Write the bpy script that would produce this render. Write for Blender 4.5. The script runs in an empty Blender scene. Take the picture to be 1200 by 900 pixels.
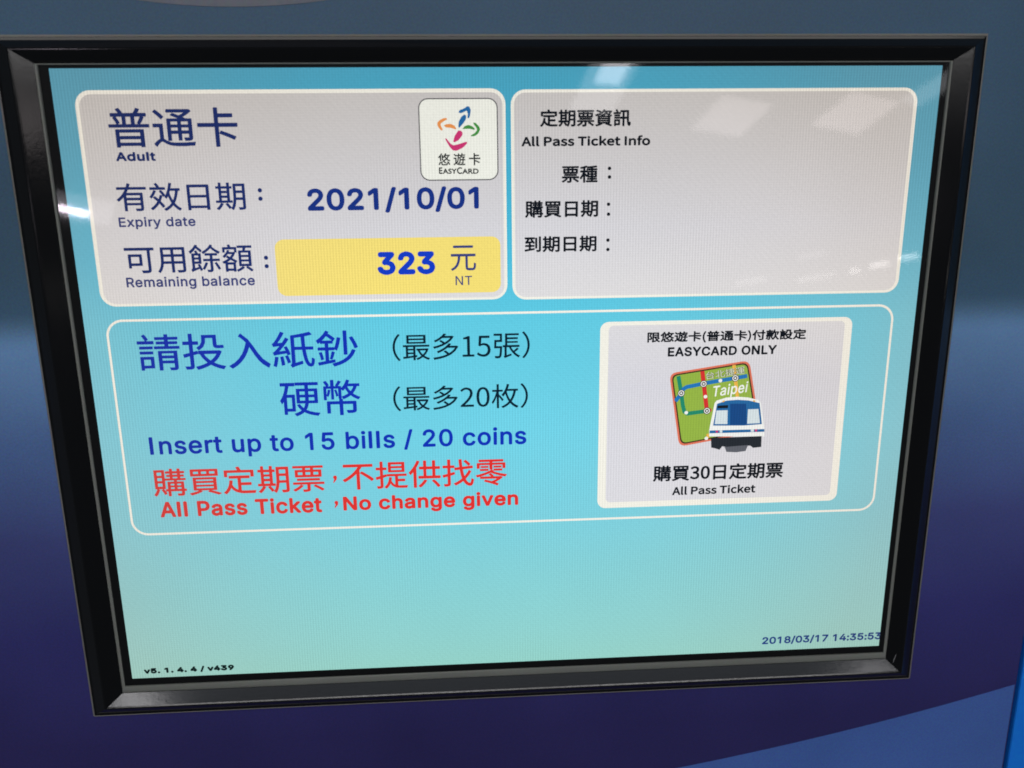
import bpy, math, os
import numpy as np
from mathutils import Matrix, Vector

# ------------------------------------------------------------------ camera, world, lamps, exposure
scene = bpy.context.scene
COL = scene.collection
MM = 0.001
TILT = math.radians(60)                     # the screen leans back 30 degrees from upright
FRAME = Matrix.Translation((0, 0, 1.25)) @ Matrix.Rotation(TILT, 4, 'X')   # screen plane: x right, y up, z out

cam_data = bpy.data.cameras.new('camera')
cam = bpy.data.objects.new('camera', cam_data)
COL.objects.link(cam)
scene.camera = cam
c_right = Vector((0.9979781, -0.0095636, 0.0628352))
c_down = Vector((-0.0250261, -0.9678801, 0.2501637))
c_view = Vector((0.0584245, -0.2512304, -0.9661624))
loc = Vector((-18.7675, 82.7342, 308.2738)) * MM
local = Matrix(((c_right.x, -c_down.x, -c_view.x, loc.x),
                (c_right.y, -c_down.y, -c_view.y, loc.y),
                (c_right.z, -c_down.z, -c_view.z, loc.z),
                (0, 0, 0, 1)))
cam.matrix_world = FRAME @ local
cam_data.sensor_width = 36
cam_data.lens = 1002.528 / 1200 * 36
cam_data.clip_start = 0.01
cam_data.clip_end = 60
cam_data.dof.use_dof = True
cam_data.dof.focus_distance = 0.335
cam_data.dof.aperture_fstop = 13

world = bpy.data.worlds.new('World')
scene.world = world
world.use_nodes = True
bg = world.node_tree.nodes['Background']
bg.inputs[0].default_value = (0.80, 0.90, 1.0, 1)
bg.inputs[1].default_value = 0.068

def ceiling_lamp(name, x, y, sx, sy, radiance, col=(1, 1, 1), z=2.9, rz=0.0):
    l = bpy.data.lights.new(name, 'AREA')
    l.shape = 'RECTANGLE'
    l.size, l.size_y = sx, sy
    l.energy = radiance * math.pi * sx * sy
    l.color = col
    o = bpy.data.objects.new(name, l)
    o.location = (x, y, z)
    o.rotation_euler = (0, 0, rz)
    COL.objects.link(o)
    return o

ceiling_lamp('overhead_fill', -0.1, -0.62, 2.6, 0.62, 2.0, (1.0, 0.98, 0.95))  # unseen fill added to brighten the machine front
ceiling_lamp('square_light', 0.985, -2.39, 0.21, 0.22, 2.7, (1.0, 0.90, 0.90), rz=-0.28)
ceiling_lamp('square_light', 1.44, -2.375, 0.22, 0.22, 2.9, (1.0, 0.88, 0.88), rz=-0.30)
ceiling_lamp('square_light', 1.68, -2.17, 0.10, 0.32, 2.2, (0.95, 0.96, 1.0), rz=-0.45)
ceiling_lamp('tube_light', 0.50, -2.10, 0.09, 0.14, 9.0, (0.98, 0.95, 1.0), z=2.885, rz=-0.15)
ceiling_lamp('tube_light', 0.49, -2.18, 0.16, 0.36, 2.4, (0.98, 0.97, 1.0), rz=-0.15)
ceiling_lamp('added_bezel_light', 0.1, -1.90, 2.4, 0.14, 8.0, (1.0, 0.98, 0.98))  # added to draw a highlight along the bottom bezel ridge
ceiling_lamp('added_bezel_light', 0.1, -1.42, 2.5, 0.26, 0.7, (0.80, 0.88, 1.0))  # added weak fill that lifts the slope of the bottom bezel
ceiling_lamp('corner_light', -0.96, -1.47, 0.07, 0.26, 15.0, (1.0, 0.98, 1.0), z=2.885, rz=0.3)
ceiling_lamp('corner_light', 1.17, -1.55, 0.06, 0.20, 13.0, (1.0, 0.98, 1.0), z=2.885, rz=-0.3)
ceiling_lamp('spot_light', -1.635, -3.02, 0.15, 0.05, 60.0, (1.0, 0.86, 1.0), z=2.885, rz=-0.62)
ceiling_lamp('spot_light', -1.60, -3.03, 0.26, 0.24, 2.2, (0.95, 0.92, 1.0), rz=-0.5)
for lx, ly, rad, sx in ((2.31, -3.69, 11, .09), (2.20, -3.78, 8, .09), (2.10, -3.86, 6, .05), (1.92, -3.94, 2.6, .20),
                        (1.57, -3.98, 2.2, .16), (1.78, -3.64, 1.3, .14)):
    ceiling_lamp('row_light', lx, ly, sx, 0.065, rad, (1.0, 0.95, 0.93), rz=0.5)

scene.view_settings.view_transform = 'Standard'
scene.view_settings.look = 'None'
scene.view_settings.exposure = 0
scene.view_settings.gamma = 1
scene.cycles.filter_width = 1.75
scene.cycles.max_bounces = 8
scene.cycles.transparent_max_bounces = 12

# ------------------------------------------------------------------ measured layout of the screen page, in mm
LAYOUT = {
    '普通卡': [-135.2, -92.51, 88.67, 101.53],
    'Adult': [-134.02, -120.81, 84.19, 87.24],
    '有效日期': [-135.48, -91.94, 67.45, 76.96],
    'Expiry date': [-135.71, -109.69, 61.35, 65.57],
    '可用餘額': [-135.19, -91.27, 46.06, 55.83],
    'Remaining balance': [-135.64, -91.16, 40.29, 44.81],
    '2021/10/01': [-70.86, -11.2, 65.91, 74.7],
    'yellow': [-83.35, -3.8, 37.16, 57.13],
    '323': [-47.81, -27.27, 44.05, 52.3],
    '元': [-21.69, -12.6, 45.06, 54.09],
    'NT': [-20.12, -14.14, 39.92, 43.2],
    '（最多15張）': [-43.75, 6.58, 12.39, 22.48],
    '（最多20枚）': [-44.36, 5.81, -6.77, 2.84],
    '請投入紙鈔': [-134.65, -56.22, 10.82, 24.34],
    '硬幣': [-85.75, -56.37, -7.69, 5.9],
    'Insert up to 15 bills / 20 coins': [-134.61, 5.12, -22.82, -13.9],
    '購買定期票': [-134.99, -71.63, -37.63, -26.6],
    'comma1': [-68.65, -66.86, -34.41, -31.39],
    '不提供找零': [-64.76, -2.38, -37.48, -26.38],
    'All Pass Ticket#red': [-133.56, -73.16, -46.16, -39.68],
    'comma2': [-68.76, -66.96, -44.6, -41.62],
    'No change given': [-65.16, 1.82, -47.28, -39.87],
    '定期票資訊': [10.45, 42.26, 94.35, 100.17],
    'All Pass Ticket Info': [3.98, 49.29, 87.88, 91.38],
    '票種': [18.1, 30.88, 75.36, 81.29],
    '購買日期': [5.09, 31.21, 63.44, 69.43],
    '到期日期': [4.81, 30.83, 51.2, 56.92],
    '限悠遊卡(普通卡)付款設定': [50.4, 110.77, 16.72, 21.21],
    'EASYCARD ONLY': [58.3, 99.81, 11.64, 15.26],
    '購買30日定期票': [54.27, 105.71, -38.04, -31.44],
    'All Pass Ticket#button': [62.05, 95.2, -43.91, -40.28],
    'v5. 1. 4. 4 / v439': [-147.39, -112.23, -112.65, -109.87],
    '2018/03/17 14:35:53': [102.28, 152.8, -111.63, -107.79],
    '悠 遊 卡': [-25.09, -10.38, 81.73, 85.91],
    'E': [-24.89, -23.63, 78.93, 81.16],
    'ASY': [-23.59, -18.72, 78.9, 80.71],
    'C': [-18.64, -16.82, 78.82, 81.14],
    'ARD': [-16.82, -11.06, 78.83, 80.64],
    'card1': [-145.26, -1.44, 34.5, 107.17],
    'card1i': [-143.96, -2.48, 35.39, 105.91],
    'card2': [0.39, 144.43, 34.21, 106.75],
    'card2i': [1.43, 143.18, 35.13, 105.71],
    'msg': [-144.91, 143.94, -53.24, 29.85],
    'button': [32.7, 128.23, -48.4, 25.32],
    'buttoni': [35.9, 125.35, -46.01, 23.86],
    'logo': [-31.34, -4.13, 76.64, 104.07],
}
COLONS = {'a': [(-86.82, 74.07), (-86.85, 71.24)], 'b': [(-86.6, 50.86), (-86.6, 47.89)], 'c': [(35.03, 80.21), (35.08, 77.27)], 'd': [(34.91, 67.83), (34.97, 64.34)], 'e': [(34.93, 55.19), (34.99, 51.84)]}
LOGO = [
    ('blue', [(-17.59, 99.57), (-17.19, 100.13), (-15.61, 100.68), (-14.62, 101.42), (-13.85, 101.23), (-13.36, 100.11), (-13.72, 98.06), (-14.13, 97.31), (-14.59, 97.58), (-14.41, 98.81), (-14.66, 99.74), (-14.85, 99.93), (-16.43, 99.19), (-17.33, 99.09)]),
    ('blue', [(-15.58, 98.7), (-14.97, 98.25), (-15.11, 97.06), (-16.13, 95.64), (-17.53, 94.22), (-17.79, 94.71), (-17.59, 96.4), (-16.66, 97.96)]),
    ('orange', [(-21.74, 97.55), (-21.56, 97.1), (-23.14, 96.25), (-23.86, 95.69), (-23.77, 94.94), (-23.14, 93.81), (-23.43, 93.36), (-24.19, 93.82), (-24.93, 95.14), (-24.98, 96.07), (-24.1, 96.89), (-22.72, 97.55)]),
    ('orange', [(-22.79, 95.12), (-21.8, 95.56), (-20.23, 95.59), (-19.08, 94.98), (-18.44, 93.96), (-18.72, 93.78), (-20.46, 94.35), (-22.1, 94.44)]),
    ('green', [(-16.48, 93.84), (-15.56, 94.88), (-14.18, 95.25), (-12.82, 94.67), (-12.05, 93.92), (-12.33, 93.54), (-13.81, 93.93), (-15.38, 93.94)]),
    ('green', [(-12.67, 95.99), (-11.81, 95.91), (-10.58, 94.66), (-10.28, 93.71), (-10.9, 92.4), (-12.09, 91.54), (-13.47, 91.4), (-13.46, 91.85), (-12.27, 92.41), (-11.39, 93.35), (-11.45, 94.1), (-12.41, 95.31)]),
    ('pink', [(-17.95, 93.32), (-17.16, 93.46), (-16.39, 92.82), (-16.41, 91.87), (-17.83, 90.18), (-19.34, 89.44), (-19.68, 89.82), (-19.17, 91.52)]),
    ('pink', [(-22.52, 90.79), (-22.05, 90.86), (-20.61, 89.07), (-19.64, 88.49), (-17.86, 88.86), (-15.09, 89.71), (-14.78, 89.21), (-16.31, 87.7), (-18.51, 86.66), (-19.88, 86.78), (-21.03, 88.12)]),
]
MAP = [(59.15, 5.2), (89.59, 9.56), (95.68, -18.73), (64.08, -24.02)]
LINES = [('line_green', 28, [(62.67, 4.06), (64.03, -2.62), (64.84, -7.5), (65.51, -9.96), (66.74, -10.78), (74.1, -9.95)]), ('line_blue', 28, [(61.92, -5.71), (63.14, -4.05), (64.02, -2.37), (64.9, -0.95), (66.06, -0.25), (68.87, 0.25), (72.44, 0.93), (78.74, 1.93), (84.54, 2.74), (89.11, 3.49)]), ('line_red', 30, [(71.74, 5.75), (74.24, -9.86)]), ('line_red', 22, [(74.24, -9.86), (75.99, -9.52)]), ('line_yellow', 24, [(83.73, 7.84), (85.79, -4.9)]), ('line_yellow', 18, [(74.93, -19.11), (75.21, -20.86)])]
RINGS = [(64.03, -2.62), (72.45, 0.79), (84.54, 2.74), (74.24, -9.86)]
STOPS = [(78.84, 1.92), (73.4, -4.22), (66.25, -10.37), (74.54, -20.89)]
TAIBEI = [(73.36, 2.45), (88.19, 4.48), (72.94, 5.29)]
TAIPEI = [(75.8, -5.5), (89.18, -3.97), (74.81, -0.1)]
TRAIN = [('white_print', [(77.06, -6.86), (77.72, -5.9), (81.48, -4.78), (85.77, -4.56), (90.1, -5.01), (94.0, -6.1), (95.05, -7.35), (97.08, -17.78), (97.27, -20.78), (75.56, -20.13), (75.44, -17.64)]), ('train_blue', [(78.02, -7.13), (81.55, -6.0), (85.84, -5.78), (90.17, -6.14), (94.56, -7.33), (95.98, -15.76), (88.85, -16.14), (76.88, -15.8)]), ('train_dark', [(83.05, -7.26), (89.29, -7.43), (90.04, -15.88), (83.52, -15.79)]), ('black_print', [(78.3, -7.87), (82.36, -7.78), (82.33, -8.96), (78.17, -8.94)]), ('window', [(77.92, -9.82), (82.23, -9.79), (82.44, -15.36), (77.48, -15.22)]), ('window', [(90.14, -9.67), (94.23, -9.63), (95.17, -15.34), (90.16, -15.44)]), ('train_blue', [(75.68, -17.74), (97.08, -17.78), (97.15, -18.88), (75.64, -18.88)]), ('pink', [(78.04, -17.81), (78.91, -17.84), (78.96, -18.68), (78.09, -18.66)]), ('window', [(79.53, -17.76), (80.6, -17.79), (80.65, -18.78), (79.59, -18.75)]), ('window', [(91.75, -17.77), (92.91, -17.8), (92.97, -18.75), (91.81, -18.72)]), ('pink', [(93.35, -17.77), (94.22, -17.79), (94.28, -18.69), (93.4, -18.67)]), ('undercarriage', [(76.31, -20.75), (96.14, -20.59), (96.29, -25.01), (93.04, -25.27), (92.01, -24.38), (89.33, -24.3), (82.56, -24.59), (80.84, -24.29), (79.95, -25.66), (78.22, -25.06), (76.6, -24.66)]), ('skirt', [(81.83, -24.57), (91.02, -24.1), (90.19, -26.49), (86.57, -26.88), (82.66, -26.6)]), ('line_yellow', [(80.02, -6.06), (80.82, -5.79), (80.85, -6.37), (80.05, -6.64)]), ('line_yellow', [(91.84, -6.09), (92.81, -6.21), (92.85, -6.8), (91.88, -6.62)])]
# ------------------------------------------------------------------ helpers
def lin(rgb):
    return tuple((c / 255 / 12.92) if c <= 10 else (((c / 255) + 0.055) / 1.055) ** 2.4 for c in rgb)

def nodes_of(name):
    m = bpy.data.materials.new(name)
    m.use_nodes = True
    nt = m.node_tree
    nt.nodes.clear()
    out = nt.nodes.new('ShaderNodeOutputMaterial')
    return m, nt, out

def node(nt, kind, **kw):
    n = nt.nodes.new(kind)
    for k, v in kw.items():
        setattr(n, k, v)
    return n

def math_node(nt, op, a, b=None, clamp=False):
    n = node(nt, 'ShaderNodeMath', operation=op, use_clamp=clamp)
    for i, v in enumerate((a, b)):
        if v is None:
            continue
        if isinstance(v, (int, float)):
            n.inputs[i].default_value = v
        else:
            nt.links.new(v, n.inputs[i])
    return n.outputs[0]

def ramp(nt, fac, lo, hi, stops):
    """colour ramp over the value range lo..hi; stops are (value, srgb)"""
    mr = node(nt, 'ShaderNodeMapRange')
    mr.inputs['From Min'].default_value = lo
    mr.inputs['From Max'].default_value = hi
    nt.links.new(fac, mr.inputs['Value'])
    r = node(nt, 'ShaderNodeValToRGB')
    cr = r.color_ramp
    while len(cr.elements) > 1:
        cr.elements.remove(cr.elements[-1])
    for i, (v, c) in enumerate(stops):
        p = (v - lo) / (hi - lo)
        e = cr.elements[0] if i == 0 else cr.elements.new(p)
        e.position = p
        e.color = (*c, 1)
    nt.links.new(mr.outputs[0], r.inputs[0])
    return r.outputs[0]

# ---- the LCD: every lit colour goes through the same painted edge haze and pixel weave
def panel_group():
    g = bpy.data.node_groups.new('lcd_panel', 'ShaderNodeTree')
    g.interface.new_socket('Color', in_out='INPUT', socket_type='NodeSocketColor')
    g.interface.new_socket('Emission', in_out='OUTPUT', socket_type='NodeSocketShader')
    gi = node(g, 'NodeGroupInput')
    go = node(g, 'NodeGroupOutput')
    tc = node(g, 'ShaderNodeTexCoord')
    sep = node(g, 'ShaderNodeSeparateXYZ')
    g.links.new(tc.outputs['Object'], sep.inputs[0])
    x, y = sep.outputs[0], sep.outputs[1]
    # glare and viewing-angle dulling painted in: weaker, warmer towards the sides and the top
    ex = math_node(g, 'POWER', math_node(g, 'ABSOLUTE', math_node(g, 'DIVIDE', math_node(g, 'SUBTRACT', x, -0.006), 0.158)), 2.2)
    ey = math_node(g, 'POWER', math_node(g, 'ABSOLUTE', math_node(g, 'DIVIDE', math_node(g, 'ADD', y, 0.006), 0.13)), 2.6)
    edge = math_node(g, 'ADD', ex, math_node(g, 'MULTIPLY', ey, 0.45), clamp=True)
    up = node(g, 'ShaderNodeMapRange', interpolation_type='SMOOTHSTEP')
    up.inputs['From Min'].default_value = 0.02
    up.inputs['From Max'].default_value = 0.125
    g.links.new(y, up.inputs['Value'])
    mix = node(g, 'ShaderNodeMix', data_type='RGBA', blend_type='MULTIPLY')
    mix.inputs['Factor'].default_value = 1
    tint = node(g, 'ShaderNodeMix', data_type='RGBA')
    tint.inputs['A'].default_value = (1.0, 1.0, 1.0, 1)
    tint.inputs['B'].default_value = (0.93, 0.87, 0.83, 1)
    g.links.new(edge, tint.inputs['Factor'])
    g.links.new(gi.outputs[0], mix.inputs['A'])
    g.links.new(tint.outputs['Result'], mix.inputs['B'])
    haze = node(g, 'ShaderNodeMix', data_type='RGBA')
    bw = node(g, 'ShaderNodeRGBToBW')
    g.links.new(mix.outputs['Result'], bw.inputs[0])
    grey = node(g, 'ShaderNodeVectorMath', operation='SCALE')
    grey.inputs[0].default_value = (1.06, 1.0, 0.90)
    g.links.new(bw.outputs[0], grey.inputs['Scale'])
    g.links.new(grey.outputs[0], haze.inputs['B'])
    g.links.new(mix.outputs['Result'], haze.inputs['A'])
    g.links.new(math_node(g, 'ADD', math_node(g, 'MULTIPLY', edge, 0.26), 0.02), haze.inputs['Factor'])
    # pixel columns, rows and a fine mottled weave
    def wave(direction, scale, dist):
        w = node(g, 'ShaderNodeTexWave', wave_type='BANDS', bands_direction=direction)
        w.inputs['Scale'].default_value = scale
        w.inputs['Distortion'].default_value = dist
        w.inputs['Detail'].default_value = 1.0
        w.inputs['Detail Scale'].default_value = 0.05
        g.links.new(tc.outputs['Object'], w.inputs['Vector'])
        return w.outputs['Fac']
    wx = wave('X', 2 * math.pi / 20 / 0.00105, 2.0)
    wy = wave('Y', 2 * math.pi / 20 / 0.00088, 3.0)
    wd = wave('DIAGONAL', 2 * math.pi / 20 / 0.0013, 1.0)
    nz = node(g, 'ShaderNodeTexNoise')
    nz.inputs['Scale'].default_value = 900
    nz.inputs['Detail'].default_value = 2
    g.links.new(tc.outputs['Object'], nz.inputs['Vector'])
    nl = node(g, 'ShaderNodeTexNoise')
    nl.inputs['Scale'].default_value = 22
    nl.inputs['Detail'].default_value = 2
    g.links.new(tc.outputs['Object'], nl.inputs['Vector'])
    mk = node(g, 'ShaderNodeTexNoise')                # moire: the columns come and go in slow bands
    mk.inputs['Scale'].default_value = 16
    mk.inputs['Detail'].default_value = 1
    g.links.new(tc.outputs['Object'], mk.inputs['Vector'])
    mask = node(g, 'ShaderNodeMapRange', interpolation_type='SMOOTHSTEP')
    mask.inputs['From Min'].default_value = 0.36
    mask.inputs['From Max'].default_value = 0.62
    g.links.new(mk.outputs['Fac'], mask.inputs['Value'])
    wx = math_node(g, 'MULTIPLY', math_node(g, 'SUBTRACT', wx, 0.5), math_node(g, 'ADD', math_node(g, 'MULTIPLY', mask.outputs[0], 0.85), 0.15))
    wd = math_node(g, 'MULTIPLY', math_node(g, 'SUBTRACT', wd, 0.5), math_node(g, 'SUBTRACT', 1.0, mask.outputs[0]))
    s = math_node(g, 'ADD', math_node(g, 'MULTIPLY', wx, 0.14), math_node(g, 'MULTIPLY', wy, 0.05))
    s = math_node(g, 'ADD', s, math_node(g, 'MULTIPLY', wd, 0.022))
    s = math_node(g, 'ADD', s, math_node(g, 'MULTIPLY', nz.outputs['Fac'], 0.10))
    s = math_node(g, 'ADD', s, math_node(g, 'MULTIPLY', nl.outputs['Fac'], 0.06))
    s = math_node(g, 'ADD', s, 0.90)
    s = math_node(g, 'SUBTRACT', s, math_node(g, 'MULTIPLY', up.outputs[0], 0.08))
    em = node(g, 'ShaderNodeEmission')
    g.links.new(haze.outputs['Result'], em.inputs['Color'])
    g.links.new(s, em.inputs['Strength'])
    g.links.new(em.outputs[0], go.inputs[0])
    return g

LCD = panel_group()

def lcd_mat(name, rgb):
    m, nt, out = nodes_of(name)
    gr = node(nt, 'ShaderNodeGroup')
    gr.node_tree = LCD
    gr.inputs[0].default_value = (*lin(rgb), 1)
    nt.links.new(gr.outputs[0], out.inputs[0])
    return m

def lcd_gradient(name, stops):
    m, nt, out = nodes_of(name)
    tc = node(nt, 'ShaderNodeTexCoord')
    sep = node(nt, 'ShaderNodeSeparateXYZ')
    nt.links.new(tc.outputs['Object'], sep.inputs[0])
    c = ramp(nt, sep.outputs[1], -0.115, 0.115, [(v * MM, lin(q)) for v, q in stops])
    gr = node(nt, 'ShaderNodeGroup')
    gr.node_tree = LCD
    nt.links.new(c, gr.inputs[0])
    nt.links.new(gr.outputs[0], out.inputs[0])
    return m

L = {
    'page': lcd_gradient('page_blue', [(-114, (146, 219, 211)), (-100, (142, 218, 217)), (-70, (132, 215, 224)), (-50, (124, 214, 230)),
                                       (-15, (112, 215, 237)), (25, (96, 209, 234)), (50, (72, 196, 229)), (80, (60, 182, 217)), (114, (54, 171, 206))]),
    'card': lcd_gradient('card_grey', [(-50, (226, 226, 232)), (0, (220, 220, 229)), (35, (227, 226, 228)), (60, (220, 220, 226)), (106, (207, 204, 203))]),
    'cream': lcd_mat('cream_border', (248, 247, 236)),
    'logo_white': lcd_mat('logo_white', (246, 249, 240)),
    'outline': lcd_mat('logo_outline', (92, 92, 96)),
    'yellow': lcd_mat('balance_yellow', (252, 230, 118)),
    'navy': lcd_mat('navy_lettering', (26, 48, 116)),
    'indigo': lcd_mat('indigo_lettering', (58, 68, 132)),
    'digits': lcd_mat('digit_blue', (20, 52, 140)),
    'royal': lcd_mat('royal_blue', (14, 62, 205)),
    'message_blue': lcd_mat('message_blue', (12, 50, 188)),
    'red': lcd_mat('message_red', (232, 48, 44)),
    'black': lcd_mat('black_lettering', (16, 22, 32)),
    'dark': lcd_mat('dark_lettering', (6, 34, 52)),
    'grey': lcd_mat('grey_lettering', (44, 48, 48)),
    'stamp': lcd_mat('timestamp_blue', (24, 66, 150)),
    'version': lcd_mat('version_black', (0, 30, 30)),
    'blue': lcd_mat('logo_blue', (22, 108, 175)),
    'orange': lcd_mat('logo_orange', (244, 152, 72)),
    'green': lcd_mat('logo_green', (62, 150, 62)),
    'pink': lcd_mat('logo_pink', (214, 48, 120)),
    'map_red': lcd_mat('map_rim', (232, 118, 88)),
    'map_dark': lcd_mat('map_edge', (58, 44, 34)),
    'map_green': lcd_mat('map_green', (150, 186, 58)),
    'line_green': lcd_mat('line_green', (16, 142, 110)),
    'line_blue': lcd_mat('line_blue', (20, 122, 196)),
    'line_red': lcd_mat('line_red', (222, 44, 44)),
    'line_yellow': lcd_mat('line_yellow', (244, 186, 56)),
    'white_print': lcd_mat('white_print', (246, 250, 248)),
    'map_letter': lcd_mat('map_letter', (222, 228, 205)),
    'map_letter_edge': lcd_mat('map_letter_edge', (92, 104, 70)),
    'train_blue': lcd_mat('train_blue', (24, 108, 172)),
    'train_dark': lcd_mat('train_dark', (14, 76, 142)),
    'window': lcd_mat('train_window', (216, 232, 238)),
    'black_print': lcd_mat('black_print', (22, 30, 40)),
    'undercarriage': lcd_mat('undercarriage', (40, 46, 54)),
    'skirt': lcd_mat('train_skirt', (98, 102, 112)),
}

def solid_mat(name, rgb, rough, spec=0.5, noise=0.0, nscale=400, bump=0.0, coat=0.0, ramp_stops=None, metallic=0.0):
    m, nt, out = nodes_of(name)
    p = node(nt, 'ShaderNodeBsdfPrincipled')
    nt.links.new(p.outputs[0], out.inputs[0])
    p.inputs['Roughness'].default_value = rough
    p.inputs['Specular IOR Level'].default_value = spec
    p.inputs['Coat Weight'].default_value = coat
    p.inputs['Coat Roughness'].default_value = 0.08
    p.inputs['Metallic'].default_value = metallic
    tc = node(nt, 'ShaderNodeTexCoord')
    if ramp_stops:
        sep = node(nt, 'ShaderNodeSeparateXYZ')
        nt.links.new(tc.outputs['Object'], sep.inputs[0])
        lo, hi = ramp_stops[0][0] * MM, ramp_stops[-1][0] * MM
        colr = ramp(nt, sep.outputs[1], lo, hi, [(v * MM, c) for v, c in ramp_stops])
    else:
        r = node(nt, 'ShaderNodeRGB')
        r.outputs[0].default_value = (*rgb, 1)
        colr = r.outputs[0]
    nz = node(nt, 'ShaderNodeTexNoise')
    nz.inputs['Scale'].default_value = nscale
    nz.inputs['Detail'].default_value = 3
    nt.links.new(tc.outputs['Object'], nz.inputs['Vector'])
    if noise:
        mx = node(nt, 'ShaderNodeMix', data_type='RGBA', blend_type='OVERLAY')
        mx.inputs['Factor'].default_value = noise
        nt.links.new(colr, mx.inputs['A'])
        nt.links.new(nz.outputs['Color'], mx.inputs['B'])
        colr = mx.outputs['Result']
        n2 = node(nt, 'ShaderNodeTexNoise')
        n2.inputs['Scale'].default_value = 14
        n2.inputs['Detail'].default_value = 5
        nt.links.new(tc.outputs['Object'], n2.inputs['Vector'])
        pt = node(nt, 'ShaderNodeMapRange')           # handling marks: slow, slight variation of the print
        pt.inputs['To Min'].default_value = 0.90
        pt.inputs['To Max'].default_value = 1.10
        pt.inputs['From Min'].default_value = 0.3
        pt.inputs['From Max'].default_value = 0.7
        nt.links.new(n2.outputs['Fac'], pt.inputs['Value'])
        vs = node(nt, 'ShaderNodeVectorMath', operation='SCALE')
        nt.links.new(colr, vs.inputs[0])
        nt.links.new(pt.outputs[0], vs.inputs['Scale'])
        colr = vs.outputs[0]
        rr = math_node(nt, 'ADD', math_node(nt, 'MULTIPLY', n2.outputs['Fac'], 0.16), rough - 0.08)
        nt.links.new(rr, p.inputs['Roughness'])
    nt.links.new(colr, p.inputs['Base Color'])
    if bump:
        b = node(nt, 'ShaderNodeBump')
        b.inputs['Strength'].default_value = bump
        b.inputs['Distance'].default_value = 0.0002
        nt.links.new(nz.outputs['Fac'], b.inputs['Height'])
        nt.links.new(b.outputs[0], p.inputs['Normal'])
    return m

def paint(rgb, k=0.36):
    return tuple(c / k for c in lin(rgb))

wall_stops = [(-220, (30, 27, 64)), (-146, (32, 29, 70)), (-96, (38, 38, 86)), (-55, (48, 54, 98)), (-16, (60, 82, 122)),
              (19, (78, 108, 144)), (22, (75, 105, 139)), (28, (58, 83, 107)), (32, (46, 70, 91)), (53, (44, 66, 84)), (133, (45, 67, 87)), (220, (45, 67, 87))]
M_WALL = solid_mat('printed_panel', (0, 0, 0), 0.42, 0.35, noise=0.34, nscale=1300, bump=0.10,
                   ramp_stops=[(v, paint(c)) for v, c in wall_stops])
M_SWOOSH = solid_mat('swoosh_blue', paint((50, 74, 128)), 0.42, 0.35, noise=0.34, nscale=1300, bump=0.10)
M_GREY = solid_mat('swoosh_grey', paint((78, 81, 90)), 0.42, 0.35, noise=0.2, nscale=520, bump=0.10)
M_SIDE = solid_mat('bright_blue_panel', paint((14, 92, 176)), 0.35, 0.4, noise=0.2, nscale=500, bump=0.1)
M_SIDE_LIGHT = solid_mat('light_blue_panel', paint((24, 146, 218)), 0.35, 0.4, noise=0.2, nscale=500, bump=0.1)
M_GAP = solid_mat('dark_seam', (0.01, 0.01, 0.015), 0.7)
M_BEZEL = solid_mat('black_bezel', (0.004, 0.004, 0.005), 0.12, 0.5, noise=0.1, nscale=700, bump=0.05, coat=0.0)
M_LIP = solid_mat('black_gasket', (0.24, 0.25, 0.23), 0.34, 0.5, noise=0.1, nscale=700, bump=0.1)
M_MASK = solid_mat('black_mask', (0.008, 0.008, 0.009), 0.6, 0.2)
M_TRIM = solid_mat('grey_edge_trim', (0.26, 0.25, 0.23), 0.35, 0.5, noise=0.2, nscale=300, bump=0.1)

def glass_mat():
    m, nt, out = nodes_of('cover_glass')
    tr = node(nt, 'ShaderNodeBsdfTransparent')
    tr.inputs[0].default_value = (0.985, 0.985, 0.985, 1)
    gl = node(nt, 'ShaderNodeBsdfAnisotropic')
    gl.inputs['Roughness'].default_value = 0.06
    tc = node(nt, 'ShaderNodeTexCoord')
    nz = node(nt, 'ShaderNodeTexNoise')               # faint smears on the touch surface
    nz.inputs['Scale'].default_value = 30
    nz.inputs['Detail'].default_value = 6
    nz.inputs['Distortion'].default_value = 1.2
    nt.links.new(tc.outputs['Object'], nz.inputs['Vector'])
    nt.links.new(math_node(nt, 'ADD', math_node(nt, 'MULTIPLY', nz.outputs['Fac'], 0.03), 0.02), gl.inputs['Roughness'])
    fr = node(nt, 'ShaderNodeFresnel')
    fr.inputs['IOR'].default_value = 1.5
    mx = node(nt, 'ShaderNodeMixShader')
    nt.links.new(fr.outputs[0], mx.inputs[0])
    nt.links.new(tr.outputs[0], mx.inputs[1])
    nt.links.new(gl.outputs[0], mx.inputs[2])
    nt.links.new(mx.outputs[0], out.inputs[0])
    return m

M_GLASS = glass_mat()

# ---- mesh building
def link(name, verts, faces, mats, parent=None, midx=None, smooth=False):
    me = bpy.data.meshes.new(name)
    me.from_pydata([(v[0] * MM, v[1] * MM, v[2] * MM) for v in verts], [], faces)
    for m in (mats if isinstance(mats, (list, tuple)) else [mats]):
        me.materials.append(m)
    if midx is not None:
        me.polygons.foreach_set('material_index', midx)
    if smooth:
        me.polygons.foreach_set('use_smooth', [True] * len(me.polygons))
    me.update()
    o = bpy.data.objects.new(name, me)
    COL.objects.link(o)
    if parent is not None:
        o.parent = parent
    return o

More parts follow.
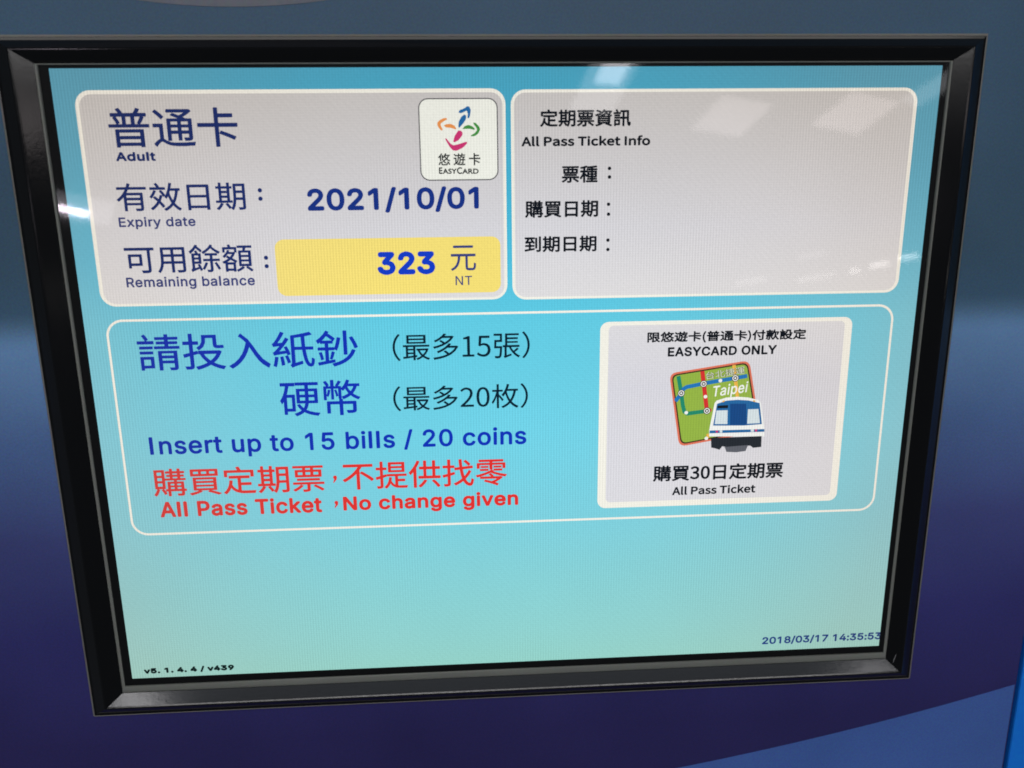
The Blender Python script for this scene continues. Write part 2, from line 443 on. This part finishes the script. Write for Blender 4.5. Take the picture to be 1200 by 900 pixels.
class Print:
    """flat printed shapes collected into one mesh with several colours"""
    def __init__(self):
        self.v, self.f, self.i, self.m = [], [], [], []
    def poly(self, pts, z, mat):
        if mat not in self.m:
            self.m.append(mat)
        a = sum(pts[k - 1][0] * pts[k][1] - pts[k][0] * pts[k - 1][1] for k in range(len(pts)))
        if a < 0:
            pts = pts[::-1]
        n = len(self.v)
        self.v += [(p[0], p[1], z) for p in pts]
        self.f.append(tuple(range(n, n + len(pts))))
        self.i.append(self.m.index(mat))
    def ribbon(self, pts, w, z, mat):
        P = [Vector(p) for p in pts]
        for a, b in zip(P, P[1:]):
            d = (b - a).normalized()
            n = Vector((-d.y, d.x)) * w / 2
            self.poly([tuple(a + n), tuple(a - n), tuple(b - n), tuple(b + n)], z, mat)
            z += 0.0004
        for q in P[1:-1]:
            self.disc(q, w / 2, z, mat)
            z += 0.0004
    def disc(self, c, r, z, mat, n=20):
        self.poly([(c[0] + r * math.cos(2 * math.pi * k / n), c[1] + r * math.sin(2 * math.pi * k / n)) for k in range(n)], z, mat)
    def build(self, name, parent):
        return link(name, self.v, self.f, [L[m] for m in self.m], parent, self.i)

def round_box(b, r, seg=7):
    x0, x1, y0, y1 = b
    pts = []
    for cx, cy, a in ((x1 - r, y1 - r, 0), (x0 + r, y1 - r, 90), (x0 + r, y0 + r, 180), (x1 - r, y0 + r, 270)):
        for k in range(seg + 1):
            t = math.radians(a + 90 * k / seg)
            pts.append((cx + r * math.cos(t), cy + r * math.sin(t)))
    return pts

def round_quad(q, r, inset):
    P = [Vector(p) for p in q]
    c = sum(P, Vector((0, 0))) / len(P)
    Q = []
    for k in range(4):
        a, p, b = P[k - 1], P[k], P[(k + 1) % 4]
        u, v = (a - p).normalized(), (b - p).normalized()
        Q.append(p + (u + v) * inset)
    out = []
    for k in range(4):
        a, p, b = Q[k - 1], Q[k], Q[(k + 1) % 4]
        s, e = p + (a - p).normalized() * r, p + (b - p).normalized() * r
        for j in range(7):
            t = j / 6
            out.append(tuple(s * (1 - t) ** 2 + p * 2 * t * (1 - t) * 1 + e * t * t))
    return out

FONT_DIR = os.path.join(bpy.utils.resource_path('LOCAL'), 'datafiles', 'fonts')
def font(fn):
    try:
        return bpy.data.fonts.load(os.path.join(FONT_DIR, fn))
    except Exception:
        return None
SANS = font('Inter.woff2')
HAN = font('Noto Sans CJK Regular.woff2')

def outline(text, fnt, space=1.0):
    """closed polylines of a string in em units"""
    cu = bpy.data.curves.new('glyph', 'FONT')
    cu.body = text
    cu.space_character = space
    if fnt:
        cu.font = fnt
    o = bpy.data.objects.new('glyph', cu)
    COL.objects.link(o)
    dg = bpy.context.evaluated_depsgraph_get()
    c = o.evaluated_get(dg).to_curve(dg)
    loops = []
    for s in c.splines:
        bp = s.bezier_points
        pts = []
        if fnt is not None and fnt == SANS:          # plain bars for I and l, no foot under the 1
            X, Y = [v.co[0] for v in bp], [v.co[1] for v in bp]
            w, h = max(X) - min(X), max(Y) - min(Y)
            if len(bp) == 4 and h < 0.07 and w > 0.25 and min(Y) < 0.01:
                continue
            if len(bp) == 12 and h > 0.48 and w < 0.27:
                x0 = min(X) if w < 0.18 else (min(X) + max(X)) / 2 - 0.035
                loops.append(np.array([(x0, 0), (x0, 0.51), (x0 + 0.068, 0.51), (x0 + 0.068, 0)]))
                continue
        for k in range(len(bp)):
            a, b = bp[k], bp[(k + 1) % len(bp)]
            p0, p1, p2, p3 = (np.array(v[:2]) for v in (a.co, a.handle_right, b.handle_left, b.co))
            chord = np.linalg.norm(p3 - p0)
            bend = abs(np.cross(p1 - p0, p3 - p0)) + abs(np.cross(p2 - p0, p3 - p0))
            n = 1 if bend < 1e-5 else (3 if chord < 0.12 else 5)
            for j in range(n):
                t = j / n
                pts.append(p0 * (1 - t) ** 3 + p1 * 3 * t * (1 - t) ** 2 + p2 * 3 * t * t * (1 - t) + p3 * t ** 3)
        if len(pts) > 2:
            loops.append(np.array(pts))
    o.evaluated_get(dg).to_curve_clear()
    bpy.data.objects.remove(o)
    bpy.data.curves.remove(cu)
    return loops

def union_fill(loops, bold, step):
    """non-zero scanline fill of the loops thickened by `bold`; returns trapezoids"""
    shifts = [(0, 0)] if bold <= 0 else [(bold * math.cos(k * math.pi / 4), bold * math.sin(k * math.pi / 4)) for k in range(8)] + [(0, 0)]
    segs = []
    ys = set()
    for lp in loops:
        for dx, dy in shifts:
            q = lp + (dx, dy)
            segs.append(np.hstack([q, np.roll(q, -1, axis=0)]))
            ys.update(np.round(q[:, 1] / step).astype(int).tolist())
    S = np.vstack(segs)
    S = S[np.abs(S[:, 1] - S[:, 3]) > 1e-7]
    yy = [k * step for k in sorted(ys)]
    fine = []
    for a, b in zip(yy, yy[1:]):
        n = max(1, int((b - a) / (step * 6)))
        fine += [a + (b - a) * j / n for j in range(n)]
    fine.append(yy[-1])
    lo, hi = np.minimum(S[:, 1], S[:, 3]), np.maximum(S[:, 1], S[:, 3])
    slope = (S[:, 2] - S[:, 0]) / (S[:, 3] - S[:, 1])
    sgn = np.where(S[:, 3] > S[:, 1], 1, -1)
    traps = []
    for a, b in zip(fine, fine[1:]):
        m = (a + b) / 2
        k = np.where((lo <= m) & (hi > m))[0]
        if len(k) == 0:
            continue
        xm = S[k, 0] + (m - S[k, 1]) * slope[k]
        order = np.argsort(xm, kind='stable')
        k = k[order]
        w = np.cumsum(sgn[k])
        xa = S[k, 0] + (np.clip(a, lo[k], hi[k]) - S[k, 1]) * slope[k]
        xb = S[k, 0] + (np.clip(b, lo[k], hi[k]) - S[k, 1]) * slope[k]
        start = None
        for j in range(len(k)):
            if start is None:
                start = j
            if w[j] == 0:
                traps.append((a, b, xa[start], xa[j], xb[start], xb[j]))
                start = None
    return traps

def lettering(text, box, mat, parent, fnt='han', bold=0.0, z=0.4, affine=None, name='lettering'):
    """text fitted to an ink box (x0, x1, y0, y1) in mm (or an affine frame: bottom left,
    bottom right, top left), strokes thickened by `bold` mm on each side"""
    f = SANS if fnt == 'sans' else HAN if fnt == 'han' else None
    loops = outline(text, f, 1.0 if text[0] in '0123456789' or fnt != 'sans' else 1.05)
    A = np.vstack(loops)
    lo, hi = A.min(axis=0), A.max(axis=0)
    if affine:
        o, r, u = (np.array(q, dtype=float) for q in affine)
        ex, ey = r - o, u - o
    else:
        o = np.array((box[0], box[2]), dtype=float)
        ex, ey = np.array((box[1] - box[0], 0.0)), np.array((0.0, box[3] - box[2]))
    w, h = np.linalg.norm(ex), np.linalg.norm(ey)
    sized = [(lp - lo) / (hi - lo) * (w - 2 * bold, h - 2 * bold) + bold for lp in loops]
    T = np.array(union_fill(sized, bold, h * 0.008))
    a, b, xa0, xa1, xb0, xb1 = T.T
    def place(x, y):
        return o + (x / w)[:, None] * ex + (y / h)[:, None] * ey
    Q = np.stack([place(xa0, a), place(xa1, a), place(xb1, b), place(xb0, b)], axis=1).reshape(-1, 2)
    verts = [(p[0], p[1], z) for p in Q]
    faces = [(4 * k, 4 * k + 1, 4 * k + 2, 4 * k + 3) for k in range(len(T))]
    return link(name, verts, faces, L[mat], parent)

def rings(name, ring_list, mat, parent, sides=(0, 1, 2, 3), smooth=False):
    """mitred frame pieces swept through rectangles (x0, x1, y0, y1, z)"""
    verts = []
    for x0, x1, y0, y1, z in ring_list:
        verts += [(x0, y0, z), (x1, y0, z), (x1, y1, z), (x0, y1, z)]
    faces = []
    n = len(ring_list)
    for s in sides:
        e = (s + 1) % 4
        for k in range(n - 1):
            faces.append((4 * k + s, 4 * k + e, 4 * k + 4 + e, 4 * k + 4 + s))
        faces.append((4 * (n - 1) + s, 4 * (n - 1) + e, e, s))
        if len(sides) < 4:
            faces.append(tuple(4 * k + s for k in range(n)))
            faces.append(tuple(4 * k + e for k in range(n - 1, -1, -1)))
    used = sorted({i for fc in faces for i in fc})
    remap = {o_: i for i, o_ in enumerate(used)}
    return link(name, [verts[i] for i in used], [tuple(remap[i] for i in fc) for fc in faces], mat, parent, smooth=smooth)

# ------------------------------------------------------------------ the machine front behind the screen
def slab(name, x0, x1, y0, y1, z0, z1, mat, bev=0.8):
    v, f = [], []
    prof = [(0, z0), (0, z1 - bev), (bev * 0.3, z1 - bev * 0.3), (bev, z1)]
    for d, z in prof:
        v += [(x0 + d, y0 + d, z), (x1 - d, y0 + d, z), (x1 - d, y1 - d, z), (x0 + d, y1 - d, z)]
    for k in range(len(prof) - 1):
        for s in range(4):
            e = (s + 1) % 4
            f.append((4 * k + s, 4 * k + e, 4 * k + 4 + e, 4 * k + 4 + s))
    f.append((3, 2, 1, 0))
    k = 4 * (len(prof) - 1)
    f.append((k, k + 1, k + 2, k + 3))
    return link(name, v, f, mat)

wall = slab('machine_panel', -480, 216.0, -420, 330, -22, -1.0, M_WALL)
wall.matrix_world = FRAME
wall['kind'] = 'structure'
# printed bands on the machine front, thin vinyl sheets
def vinyl(name, pts, mat, parent, z):
    a = sum(pts[k - 1][0] * pts[k][1] - pts[k][0] * pts[k - 1][1] for k in range(len(pts)))
    if a < 0:
        pts = pts[::-1]
    n = len(pts)
    v = [(p[0], p[1], z) for p in pts] + [(p[0], p[1], z - 0.12) for p in pts]
    f = [tuple(range(n))] + [(k, k + n, (k + 1) % n + n, (k + 1) % n) for k in range(n)]
    return link(name, v, f, mat, parent)

edge = []
for k in range(41):
    x = -60 + 275.0 * k / 40
    edge.append((x, -145.6 + (x - 182.0) * 0.26 + (x - 182.0) ** 2 * 0.0004))
vinyl('printed_band', edge + [(215.0, -400), (-60, -400)], M_SWOOSH, wall, -0.85)
arc = [(-91.0 + t, 133.1 + (t / 32.0) ** 2 * 2.2) for t in range(-110, 111, 5)]
vinyl('printed_band', arc, M_GREY, wall, -0.85)

side = slab('side_panel', 217.4, 420, -420, 330, -22, -0.6, M_SIDE)
side.matrix_world = FRAME
side['kind'] = 'structure'
vinyl('printed_band', [(218.2, -133.5), (419, -95), (419, 320), (218.2, 320)], M_SIDE_LIGHT, side, -0.45)
back = slab('seam_backing', 205, 225, -420, 330, -40, -23, M_GAP)
back.matrix_world = FRAME
back['kind'] = 'structure'

# ------------------------------------------------------------------ the monitor
mon = bpy.data.objects.new('touch_screen_monitor', None)
COL.objects.link(mon)
mon.matrix_world = FRAME
mon['label'] = 'black framed touch screen with a cyan travel card page in blue machine front'
mon['category'] = 'screen'

bezel_rings = [(-168.9, 167.0, -130.4, 123.9, -1.05), (-168.7, 166.8, -130.2, 123.7, 0.15), (-167.7, 165.9, -129.2, 122.8, 0.35),
               (-163.4, 161.8, -125.9, 120.2, 2.95), (-162.9, 161.4, -125.5, 119.8, 3.15),
               (-162.3, 160.8, -125.2, 119.5, 3.12), (-161.8, 160.3, -124.7, 119.0, 2.893),  (-156.5, 155.5, -120.3, 115.6, 0.6), (-156.5, 155.5, -120.3, 115.6, -0.9)]
for s in range(4):
    rings('bezel_rail', bezel_rings, M_BEZEL, mon, sides=(s,))
rings('edge_trim', [(-169.5, 167.6, -130.55, 124.5, -1.04), (-169.5, 167.6, -130.55, 124.5, -0.2), (-168.85, 166.95, -130.45, 123.85, 0.3),
                    (-168.7, 166.8, -130.2, 123.7, 0.25)], M_TRIM, mon)
rings('inner_lip', [(-156.3, 155.3, -120.0, 115.5, -0.5), (-156.3, 155.3, -120.0, 115.5, 0.9), (-156.1, 155.1, -119.6, 115.4, 1.25), (-155.8, 154.8, -118.9, 115.3, 1.4),
                    (-155.5, 154.5, -118.1, 115.2, 1.35), (-155.2, 154.2, -117.3, 115.1, 1.1), (-155.0, 154.0, -116.8, 115.0, 0.75)], M_LIP, mon, smooth=True)
rings('screen_mask', [(-156.2, 155.2, -119.9, 115.5, 0.52), (-152.0, 152.0, -114.0, 114.0, 0.52), (-152.0, 152.0, -114.0, 114.0, 0.47)], M_MASK, mon)
link('cover_glass', [(-155.9, -119.5, 0.72), (154.9, -119.5, 0.72), (154.9, 115.3, 0.72), (-155.9, 115.3, 0.72)], [(0, 1, 2, 3)], M_GLASS, mon)

M_SCRATCH = solid_mat('bare_plastic', (0.35, 0.35, 0.37), 0.5)
def scratch(pts, width):
    # a thin scuff lying on the inner slope of the right rail
    v = []
    for (x, y), w_ in zip(pts, width):
        for dx in (-w_, w_):
            v.append((x + dx, y, 0.6 + (x + dx - 155.5) / 4.8 * 2.31 + 0.03))
    f = [(2 * k, 2 * k + 1, 2 * k + 3, 2 * k + 2) for k in range(len(pts) - 1)]
    link('scratch', v, f, M_SCRATCH, mon)
scratch([(158.2, -121.4), (158.35, -119.9), (158.75, -118.0), (158.9, -117.0)], (0.03, 0.12, 0.08, 0.02))

# ---- page background
disp = link('display', [(-154, -116, 0), (154, -116, 0), (154, 115, 0), (-154, 115, 0)], [(0, 1, 2, 3)], L['page'], mon)
lettering('v5. 1. 4. 4 / v439', LAYOUT['v5. 1. 4. 4 / v439'], 'version', disp, 'sans', 0.26, z=0.1)
lettering('2018/03/17 14:35:53', LAYOUT['2018/03/17 14:35:53'], 'stamp', disp, 'sans', 0.18, z=0.1)

def card(name, key, inner, r, fill):
    p = Print()
    p.poly(round_box(LAYOUT[key], r), 0.04, 'cream')
    p.poly(round_box(LAYOUT[inner], r - 1.1), 0.08, fill)
    return p.build(name, mon)

def colon(parent, key, r, mat):
    p = Print()
    for c in COLONS[key]:
        p.disc(c, r, 0.2, mat)
    p.build('lettering', parent)

def put(text, mat, parent, fnt='han', bold=0.0, key=None, z=0.2, **kw):
    return lettering(text, LAYOUT[key or text], mat, parent, fnt, bold, z, **kw)

# ---- balance card
c1 = card('balance_card', 'card1', 'card1i', 5.2, 'card')
put('普通卡', 'navy', c1, bold=0.15)
put('Adult', 'navy', c1, 'sans', 0.23)
put('有效日期', 'navy', c1, bold=0.11)
colon(c1, 'a', 0.74, 'navy')
put('Expiry date', 'indigo', c1, 'sans', 0.13)
put('2021/10/01', 'digits', c1, 'sans', 0.38)
put('可用餘額', 'navy', c1, bold=0.10)
colon(c1, 'b', 0.74, 'navy')
put('Remaining balance', 'indigo', c1, 'sans', 0.13)
p = Print()
p.poly(round_box(LAYOUT['yellow'], 3.2), 0.12, 'yellow')
p.build('amount_box', c1)
put('323', 'royal', c1, 'sans', 0.52)
put('元', 'indigo', c1, bold=0.05)
put('NT', 'indigo', c1, 'sans', 0.03)
p = Print()
p.poly(round_box(LAYOUT['logo'], 3.3), 0.12, 'outline')
b = LAYOUT['logo']
p.poly(round_box((b[0] + .38, b[1] - .38, b[2] + .38, b[3] - .38), 2.95), 0.16, 'logo_white')
for k, (col_, pts) in enumerate(LOGO):
    P = [Vector(q) for q in pts]
    sm = []
    for i in range(len(P)):            # one round of corner cutting
        a, b_ = P[i], P[(i + 1) % len(P)]
        sm += [tuple(a * .86 + b_ * .14), tuple(a * .14 + b_ * .86)]
    p.poly(sm, 0.2 + 0.002 * k, col_)
logo = p.build('card_logo', c1)
put('悠 遊 卡', 'grey', c1, bold=0.08, z=0.22)
for q in ('E', 'ASY', 'C', 'ARD'):
    put(q, 'grey', c1, 'plain', 0.09, z=0.22)

# ---- pass information card
c2 = card('pass_info_card', 'card2', 'card2i', 5.0, 'card')
put('定期票資訊', 'black', c2, bold=0.16)
put('All Pass Ticket Info', 'black', c2, 'han', 0.18)
for q, d in (('票種', 'c'), ('購買日期', 'd'), ('到期日期', 'e')):
    put(q, 'black', c2, bold=0.16)
    colon(c2, d, 0.62, 'black')

# ---- message frame
p = Print()
bx = LAYOUT['msg']
out_ = round_box(bx, 6.2, 10)
w = 0.85
in_ = round_box((bx[0] + w, bx[1] - w, bx[2] + w, bx[3] - w), 6.2 - w, 10)
for k in range(len(out_)):
    j = (k + 1) % len(out_)
    p.poly([out_[k], out_[j], in_[j], in_[k]], 0.06, 'cream')
msg = p.build('message_frame', mon)
put('請投入紙鈔', 'message_blue', msg, bold=0.13)
put('硬幣', 'message_blue', msg, bold=0.13)
put('（最多15張）', 'dark', msg, bold=0.04)
put('（最多20枚）', 'dark', msg, bold=0.04)
put('Insert up to 15 bills / 20 coins', 'message_blue', msg, 'sans', 0.24)
put('購買定期票', 'red', msg, bold=0.14)
put('不提供找零', 'red', msg, bold=0.14)
put('All Pass Ticket', 'red', msg, 'sans', 0.31, key='All Pass Ticket#red')
put('No change given', 'red', msg, 'sans', 0.31)
for q in ('comma1', 'comma2'):
    x0, x1, y0, y1 = LAYOUT[q]
    p = Print()
    p.disc((x1 - 0.72, y1 - 0.72), 0.72, 0.2, 'red')
    p.poly([(x1, y1 - 0.7), (x1 - 0.15, y1 - 1.6), (x0 + 0.5, y0), (x0 + 0.3, y0 + 0.25), (x0 + 0.75, y1 - 1.5), (x0 + 0.7, y1 - 0.9)], 0.201, 'red')
    p.build('lettering', msg)

# ---- ticket button
p = Print()
p.poly(round_box(LAYOUT['button'], 3.2), 0.06, 'cream')
p.poly(round_box(LAYOUT['buttoni'], 1.8), 0.10, 'card')
btn = p.build('ticket_button', mon)
put('限悠遊卡(普通卡)付款設定', 'black', btn, bold=0.15)
put('EASYCARD ONLY', 'black', btn, 'sans', 0.20)
put('購買30日定期票', 'black', btn, bold=0.18)
put('All Pass Ticket', 'black', btn, 'han', 0.16, key='All Pass Ticket#button')
U = 0.0436                                         # one unit of the icon drawing in mm
p = Print()
p.poly(round_quad(MAP, 3.0, 0.0), 0.14, 'map_red')
p.poly(round_quad(MAP, 2.4, 0.75), 0.15, 'map_dark')
p.poly(round_quad(MAP, 2.1, 1.25), 0.16, 'map_green')
for k, (m_, w_, pts) in enumerate(LINES):
    p.ribbon(pts, w_ * U * 1.25, 0.18 + k * 0.01, m_)
for c in RINGS:
    p.disc(c, 32 * U, 0.26, 'map_dark')
    p.disc(c, 26 * U, 0.265, 'white_print')
    p.disc(c, 18 * U, 0.27, 'map_dark')
    p.disc(c, 9 * U, 0.275, 'white_print')
for c in STOPS:
    p.disc(c, 16 * U, 0.26, 'white_print')
p.build('map_icon', btn)
lettering('台北捷運', None, 'map_letter_edge', btn, 'han', 0.14, 0.29, affine=TAIBEI)
lettering('台北捷運', None, 'map_letter', btn, 'han', 0.0, 0.30, affine=TAIBEI)
o_, r_, u_ = TAIPEI
lettering('Taipei', None, 'white_print', btn, 'sans', 0.08, 0.30, affine=(o_, r_, (u_[0] + 1.5, u_[1])))
p = Print()
for k, (m_, pts) in enumerate(TRAIN):
    p.poly(pts, 0.32 + 0.004 * k, m_)
p.build('train_icon', btn)
